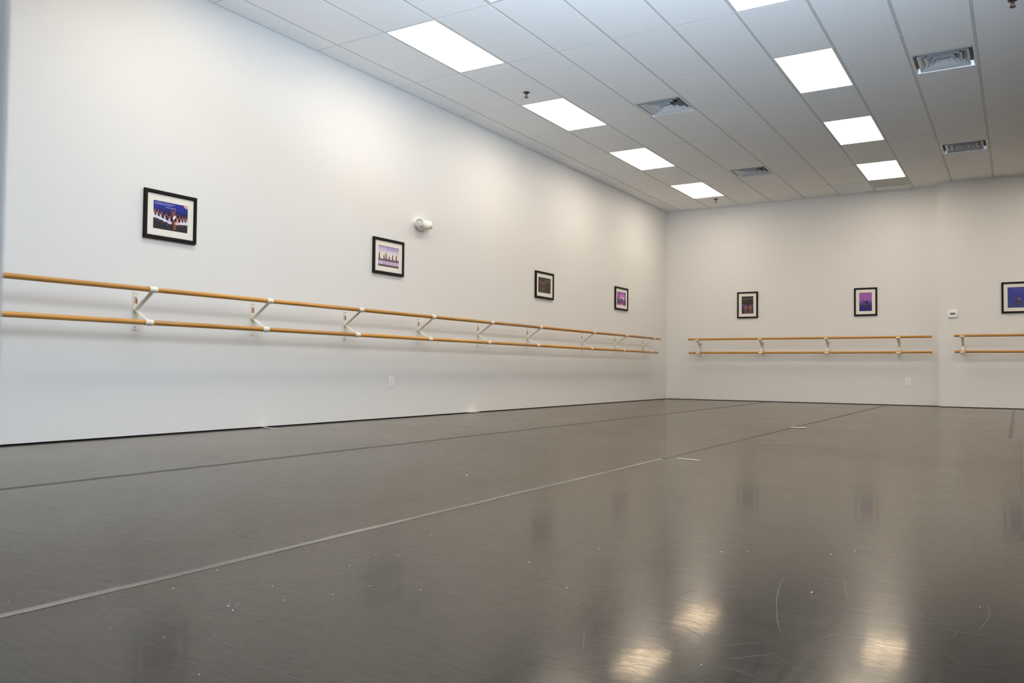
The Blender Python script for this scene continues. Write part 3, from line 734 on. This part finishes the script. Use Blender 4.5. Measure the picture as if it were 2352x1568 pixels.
SA, SB, SCX = 2.109, 4.122, 6.082
seam_tape('floor_tape', 'dark grey tape along the floor seam nearest the long wall', SA, 0.4, BACK - 0.02, 0.042, TAPE_DARK, jitter=0.004)
seam_tape('floor_tape', 'clear tape with its caught light painted pale on the middle floor seam in the foreground', SB, 0.3, 5.10, 0.030, TAPE_PALE, jitter=0.003)
seam_tape('floor_tape', 'thin dark far stretch of the middle floor seam', SB, 5.12, BACK - 0.02, 0.026, TAPE_DARK)
seam_tape('floor_tape', 'faint dark seam strip at the right edge, running to the end wall', 6.030, 8.6, BUMP_Y - 0.02, 0.03, mat('dull_floor_tape', (0.012, 0.0105, 0.009), 0.22, spec=0.10))
seam_tape('floor_tape', 'thin pale seam line hugging the right edge of the view', 6.106, 3.4, 8.55, 0.005, mat('dull_floor_line', (0.030, 0.027, 0.023), 0.35, spec=0.3))
def strip(name, label, pts, wd, m, cat='floor tape', group=None, z=0.0022):
    b_ = MB(); ribbon(b_, pts, wd, m, z); ribbon(b_, pts[::-1], wd, m, 0.0004); return tag(b_.build(name), label, cat, group)
strip('tape_mark', 'straight white tape mark on the floor beside the middle seam', [(4.200, 5.170), (4.28, 5.157), (4.362, 5.140)], 0.02, WHITE_TAPE, 'floor mark', 'white floor marks')
strip('tape_mark', 'crumpled white tape scrap lying on the far middle seam', [(4.11, 8.78), (4.15, 8.70), (4.18, 8.69), (4.24, 8.76)], [0.03, 0.05, 0.09, 0.06], WHITE_TAPE, 'floor mark', 'white floor marks', 0.006)
strip('tape_mark', 'white curling scrap at the foot of the long wall', [(0.005, 5.45), (0.06, 5.42), (0.14, 5.40), (0.23, 5.375)], [0.05, 0.03, 0.022, 0.016], WHITE_TAPE, 'floor mark', 'white floor marks', 0.007)
strip('tape_mark', 'short white tape piece at the wall foot, farther along', [(0.03, 8.83), (0.035, 8.97), (0.03, 9.06)], [0.05, 0.055, 0.05], WHITE_TAPE, 'floor mark', 'white floor marks', 0.008)

# scuffs and scratches in the vinyl, uncountable
import json
SCUFFS = json.loads('''[[[[4.873, 2.0163], [4.8765, 2.0312], [4.8799, 2.046], [4.8833, 2.0608], [4.8831, 2.0898], [4.8829, 2.1189], [4.8827, 2.1479], [4.8793, 2.1847], [4.8758, 2.2215], [4.8724, 2.2583], [4.8667, 2.2987], [4.8609, 2.3391], [4.8552, 2.3794], [4.8571, 2.4109], [4.8591, 2.4423], [4.861, 2.4738], [4.8661, 2.5162], [4.8713, 2.5587], [4.8765, 2.6011]], 0.005], [[[5.0739, 2.1052], [5.0778, 2.1227], [5.0817, 2.1403], [5.0856, 2.1578], [5.0894, 2.1694], [5.0933, 2.1811], [5.0972, 2.1927], [5.1054, 2.2161], [5.1136, 2.2396], [5.1218, 2.263]], 0.004], [[[5.0438, 1.9943], [5.0482, 2.0091], [5.0525, 2.024], [5.0568, 2.0389]], 0.004], [[[5.1716, 1.8434], [5.1819, 1.8349], [5.1922, 1.8265], [5.2024, 1.818], [5.2151, 1.8055], [5.2278, 1.7929], [5.2405, 1.7804]], 0.004], [[[5.144, 1.9273], [5.1576, 1.943], [5.1711, 1.9588], [5.1846, 1.9746], [5.1976, 1.986], [5.2106, 1.9975], [5.2236, 2.0089]], 0.003], [[[4.5082, 1.9666], [4.5132, 1.9794], [4.5182, 1.9922], [4.5231, 2.005]], 0.006], [[[4.0718, 2.3319], [4.091, 2.322], [4.1101, 2.3121], [4.1293, 2.3022]], 0.012], [[[3.5811, 3.1499], [3.5789, 3.1796], [3.5767, 3.2093], [3.5746, 3.2389], [3.5745, 3.2669], [3.5744, 3.295], [3.5743, 3.323]], 0.012], [[[4.7903, 1.6031], [4.8081, 1.6097], [4.8259, 1.6163], [4.8438, 1.6229]], 0.003], [[[1.158, 6.8883], [1.3156, 6.7907], [1.4732, 6.693], [1.6308, 6.5954], [1.7385, 6.5593], [1.8461, 6.5233], [1.9538, 6.4872]], 0.02], [[[3.9969, 1.3403], [4.0084, 1.3372], [4.02, 1.3341], [4.0315, 1.331], [4.0467, 1.3265], [4.0618, 1.322], [4.077, 1.3176]], 0.018], [[[3.8811, 1.6673], [3.8875, 1.6691], [3.894, 1.6709], [3.9004, 1.6728], [3.8997, 1.676], [3.8989, 1.6793], [3.8982, 1.6825]], 0.01], [[[3.4161, 1.7542], [3.4368, 1.7408], [3.4574, 1.7274], [3.4781, 1.714], [3.5216, 1.6888], [3.5651, 1.6636], [3.6085, 1.6384]], 0.006], [[[3.7439, 1.4628], [3.733, 1.4886], [3.7221, 1.5144], [3.7113, 1.5401], [3.7114, 1.5625], [3.7115, 1.5848], [3.7116, 1.6071], [3.7129, 1.6486], [3.7142, 1.6901], [3.7156, 1.7315], [3.7202, 1.771], [3.7248, 1.8105], [3.7293, 1.85], [3.737, 1.8743], [3.7446, 1.8986], [3.7522, 1.9229], [3.7601, 1.9482], [3.768, 1.9734], [3.776, 1.9986]], 0.03], [[[3.953, 1.5094], [3.9714, 1.5109], [3.9897, 1.5123], [4.0081, 1.5137], [4.0243, 1.514], [4.0406, 1.5142], [4.0569, 1.5145]], 0.005], [[[4.062, 1.5179], [4.0744, 1.5395], [4.0868, 1.561], [4.0992, 1.5826], [4.1012, 1.6004], [4.1032, 1.6182], [4.1053, 1.636]], 0.006], [[[3.8857, 1.9002], [3.8647, 1.9237], [3.8437, 1.9472], [3.8227, 1.9707]], 0.02], [[[4.8563, 1.0156], [4.8579, 1.0213], [4.8594, 1.027], [4.861, 1.0327]], 0.01], [[[3.8552, 2.1884], [3.8381, 2.2253], [3.821, 2.2622], [3.8039, 2.299], [3.7829, 2.3442], [3.7619, 2.3894], [3.7409, 2.4345]], 0.02], [[[5.6037, 4.1656], [5.6415, 4.1321], [5.6794, 4.0986], [5.7172, 4.0651], [5.7607, 4.0475], [5.8042, 4.0299], [5.8477, 4.0124]], 0.007], [[[4.1734, 6.5735], [4.2843, 6.5772], [4.3953, 6.5808], [4.5063, 6.5845], [4.6592, 6.5798], [4.812, 6.5751], [4.9649, 6.5704]], 0.05], [[[5.6836, 2.6156], [5.6962, 2.5856], [5.7087, 2.5555], [5.7213, 2.5254], [5.7313, 2.5092], [5.7413, 2.4929], [5.7513, 2.4766]], 0.004], [[[5.5486, 2.3576], [5.5799, 2.3637], [5.6112, 2.3699], [5.6424, 2.3761], [5.6678, 2.3745], [5.6931, 2.373], [5.7185, 2.3715], [5.7541, 2.3746], [5.7898, 2.3777], [5.8254, 2.3808]], 0.004], [[[5.5319, 3.2221], [5.5692, 3.2306], [5.6064, 3.2392], [5.6437, 3.2477]], 0.006], [[[5.6201, 2.875], [5.6507, 2.8894], [5.6813, 2.9037], [5.7119, 2.9181]], 0.006], [[[5.6696, 3.0624], [5.6892, 3.0659], [5.7088, 3.0694], [5.7284, 3.073]], 0.006], [[[5.6096, 3.6513], [5.6567, 3.6498], [5.7038, 3.6482], [5.7509, 3.6467]], 0.007], [[[5.5323, 2.4099], [5.5395, 2.3578], [5.5466, 2.3057], [5.5538, 2.2536], [5.5633, 2.2044], [5.5728, 2.1553], [5.5823, 2.1061]], 0.003], [[[5.8249, 3.1526], [5.8435, 3.1229], [5.862, 3.0932], [5.8805, 3.0635]], 0.006], [[[5.17, 1.8464], [5.1927, 1.8256], [5.2154, 1.8048], [5.2382, 1.784]], 0.004], [[[5.5698, 1.6153], [5.5843, 1.6286], [5.5988, 1.6418], [5.6133, 1.6551], [5.6328, 1.6776], [5.6523, 1.7], [5.6718, 1.7225]], 0.006], [[[5.291, 1.3657], [5.3028, 1.3778], [5.3146, 1.3898], [5.3264, 1.4019], [5.3462, 1.417], [5.3659, 1.4321], [5.3857, 1.4471], [5.4044, 1.4652], [5.4231, 1.4832], [5.4418, 1.5013]], 0.005], [[[5.5337, 2.3492], [5.5465, 2.2814], [5.5593, 2.2135], [5.5721, 2.1457], [5.5891, 2.0796], [5.6061, 2.0135], [5.6232, 1.9475], [5.6346, 1.9129], [5.6461, 1.8784], [5.6575, 1.8438]], 0.004], [[[5.5436, 2.3558], [5.5933, 2.3573], [5.6429, 2.3589], [5.6925, 2.3604], [5.7366, 2.3685], [5.7807, 2.3765], [5.8248, 2.3845]], 0.004], [[[5.8486, 2.3048], [5.861, 2.2764], [5.8733, 2.248], [5.8857, 2.2196], [5.8972, 2.1906], [5.9088, 2.1616], [5.9204, 2.1326]], 0.004], [[[6.0301, 2.3792], [6.0319, 2.3384], [6.0338, 2.2976], [6.0356, 2.2568], [6.0299, 2.2122], [6.0243, 2.1677], [6.0186, 2.1232]], 0.006], [[[5.8743, 2.4473], [5.8827, 2.447], [5.8911, 2.4467], [5.8996, 2.4463]], 0.008], [[[5.438, 1.7526], [5.4506, 1.7406], [5.4631, 1.7287], [5.4756, 1.7167]], 0.004], [[[5.3746, 1.578], [5.4236, 1.6073], [5.4726, 1.6366], [5.5216, 1.6659], [5.5676, 1.7134], [5.6135, 1.7609], [5.6594, 1.8083]], 0.004], [[[5.6737, 2.4703], [5.6932, 2.3858], [5.7127, 2.3013], [5.7322, 2.2168]], 0.004], [[[5.1711, 1.6419], [5.2024, 1.6238], [5.2338, 1.6058], [5.2651, 1.5877]], 0.003], [[[5.2801, 1.6494], [5.3001, 1.6078], [5.32, 1.5663], [5.34, 1.5247]], 0.003], [[[5.4316, 1.4837], [5.444, 1.4963], [5.4564, 1.509], [5.4688, 1.5216]], 0.003]]''')
b_ = floor_mb
for pts, wd in SCUFFS: ribbon(b_, pts, min(wd * 0.42, 0.0010 if pts[0][1] < 3.2 else 0.02), SCUFF, 0.0005, True)
rs = random.Random(5)
for k in range(420):
    x, y = rs.uniform(2.6, 6.6), 1.1 + 5.5 * rs.random() ** 1.4
    an = rs.gauss(0.15, 0.5) if rs.random() < 0.75 else rs.uniform(0, PI); l_ = rs.uniform(0.03, 0.22); cv = rs.uniform(-0.8, 0.8)
    pts = []
    for q in range(6):
        pts.append((x, y)); x += math.cos(an) * l_ / 5; y += math.sin(an) * l_ / 5; an += cv / 5
    ribbon(b_, pts, rs.uniform(0.0006, 0.0016), SCUFF, 0.0004, True)
tag(floor_mb.build('floor'), 'grey brown glossy vinyl dance floor with scuffs and fine scratches', 'floor', kind='structure')
b_ = MB()
SPECKS = json.loads('''[[4.4819, 1.3482, 0.0032], [4.5189, 1.3299, 0.0032], [4.5005, 1.356, 0.0018], [4.4843, 1.3756, 0.0018], [4.4657, 1.3645, 0.0018], [4.1723, 1.2269, 0.0018], [4.0084, 1.0862, 0.0018], [4.4043, 1.0965, 0.0018], [4.5558, 1.1213, 0.0018], [4.7957, 1.0232, 0.0018], [4.1738, 1.5643, 0.0028], [4.2377, 1.3752, 0.0028], [4.4453, 1.8074, 0.0025], [4.2994, 2.1723, 0.0025], [4.4126, 1.9599, 0.0025], [4.4774, 1.9888, 0.0025], [4.7766, 1.7152, 0.0025], [4.6418, 1.6714, 0.0025], [5.0836, 1.9426, 0.0025], [4.3, 2.8781, 0.0025], [4.4706, 3.7265, 0.0025], [4.9483, 2.4156, 0.0025], [4.8552, 2.134, 0.0025], [4.3661, 2.3016, 0.0025], [3.5602, 3.6818, 0.006], [5.36, 2.6454, 0.003], [5.2916, 2.5969, 0.003], [5.5923, 2.7531, 0.003], [5.6468, 2.8482, 0.003], [5.6361, 2.2523, 0.003], [4.4304, 1.5318, 0.0025], [4.6191, 1.5577, 0.0025], [4.5537, 1.4538, 0.0025], [3.5321, 2.6687, 0.0025], [3.5309, 2.575, 0.0025], [5.083, 1.9417, 0.0022], [6.0129, 2.3459, 0.0022], [5.6356, 2.2595, 0.0022], [5.567, 1.5825, 0.0022]]''')
for x, y, r in SPECKS:
    r *= 0.75
    n_ = 6; ring_ = [(x + r * math.cos(2 * PI * q / n_) * rs.uniform(0.7, 1.2), y + r * math.sin(2 * PI * q / n_) * rs.uniform(0.7, 1.2), 0.0003) for q in range(n_)]
    top = (x, y, r * 0.8)
    for q in range(n_): b_.face([ring_[q], ring_[(q + 1) % n_], top], SPECK)
tag(b_.build('floor_specks'), 'tiny white crumbs and specks scattered over the floor', 'crumbs', kind='stuff')
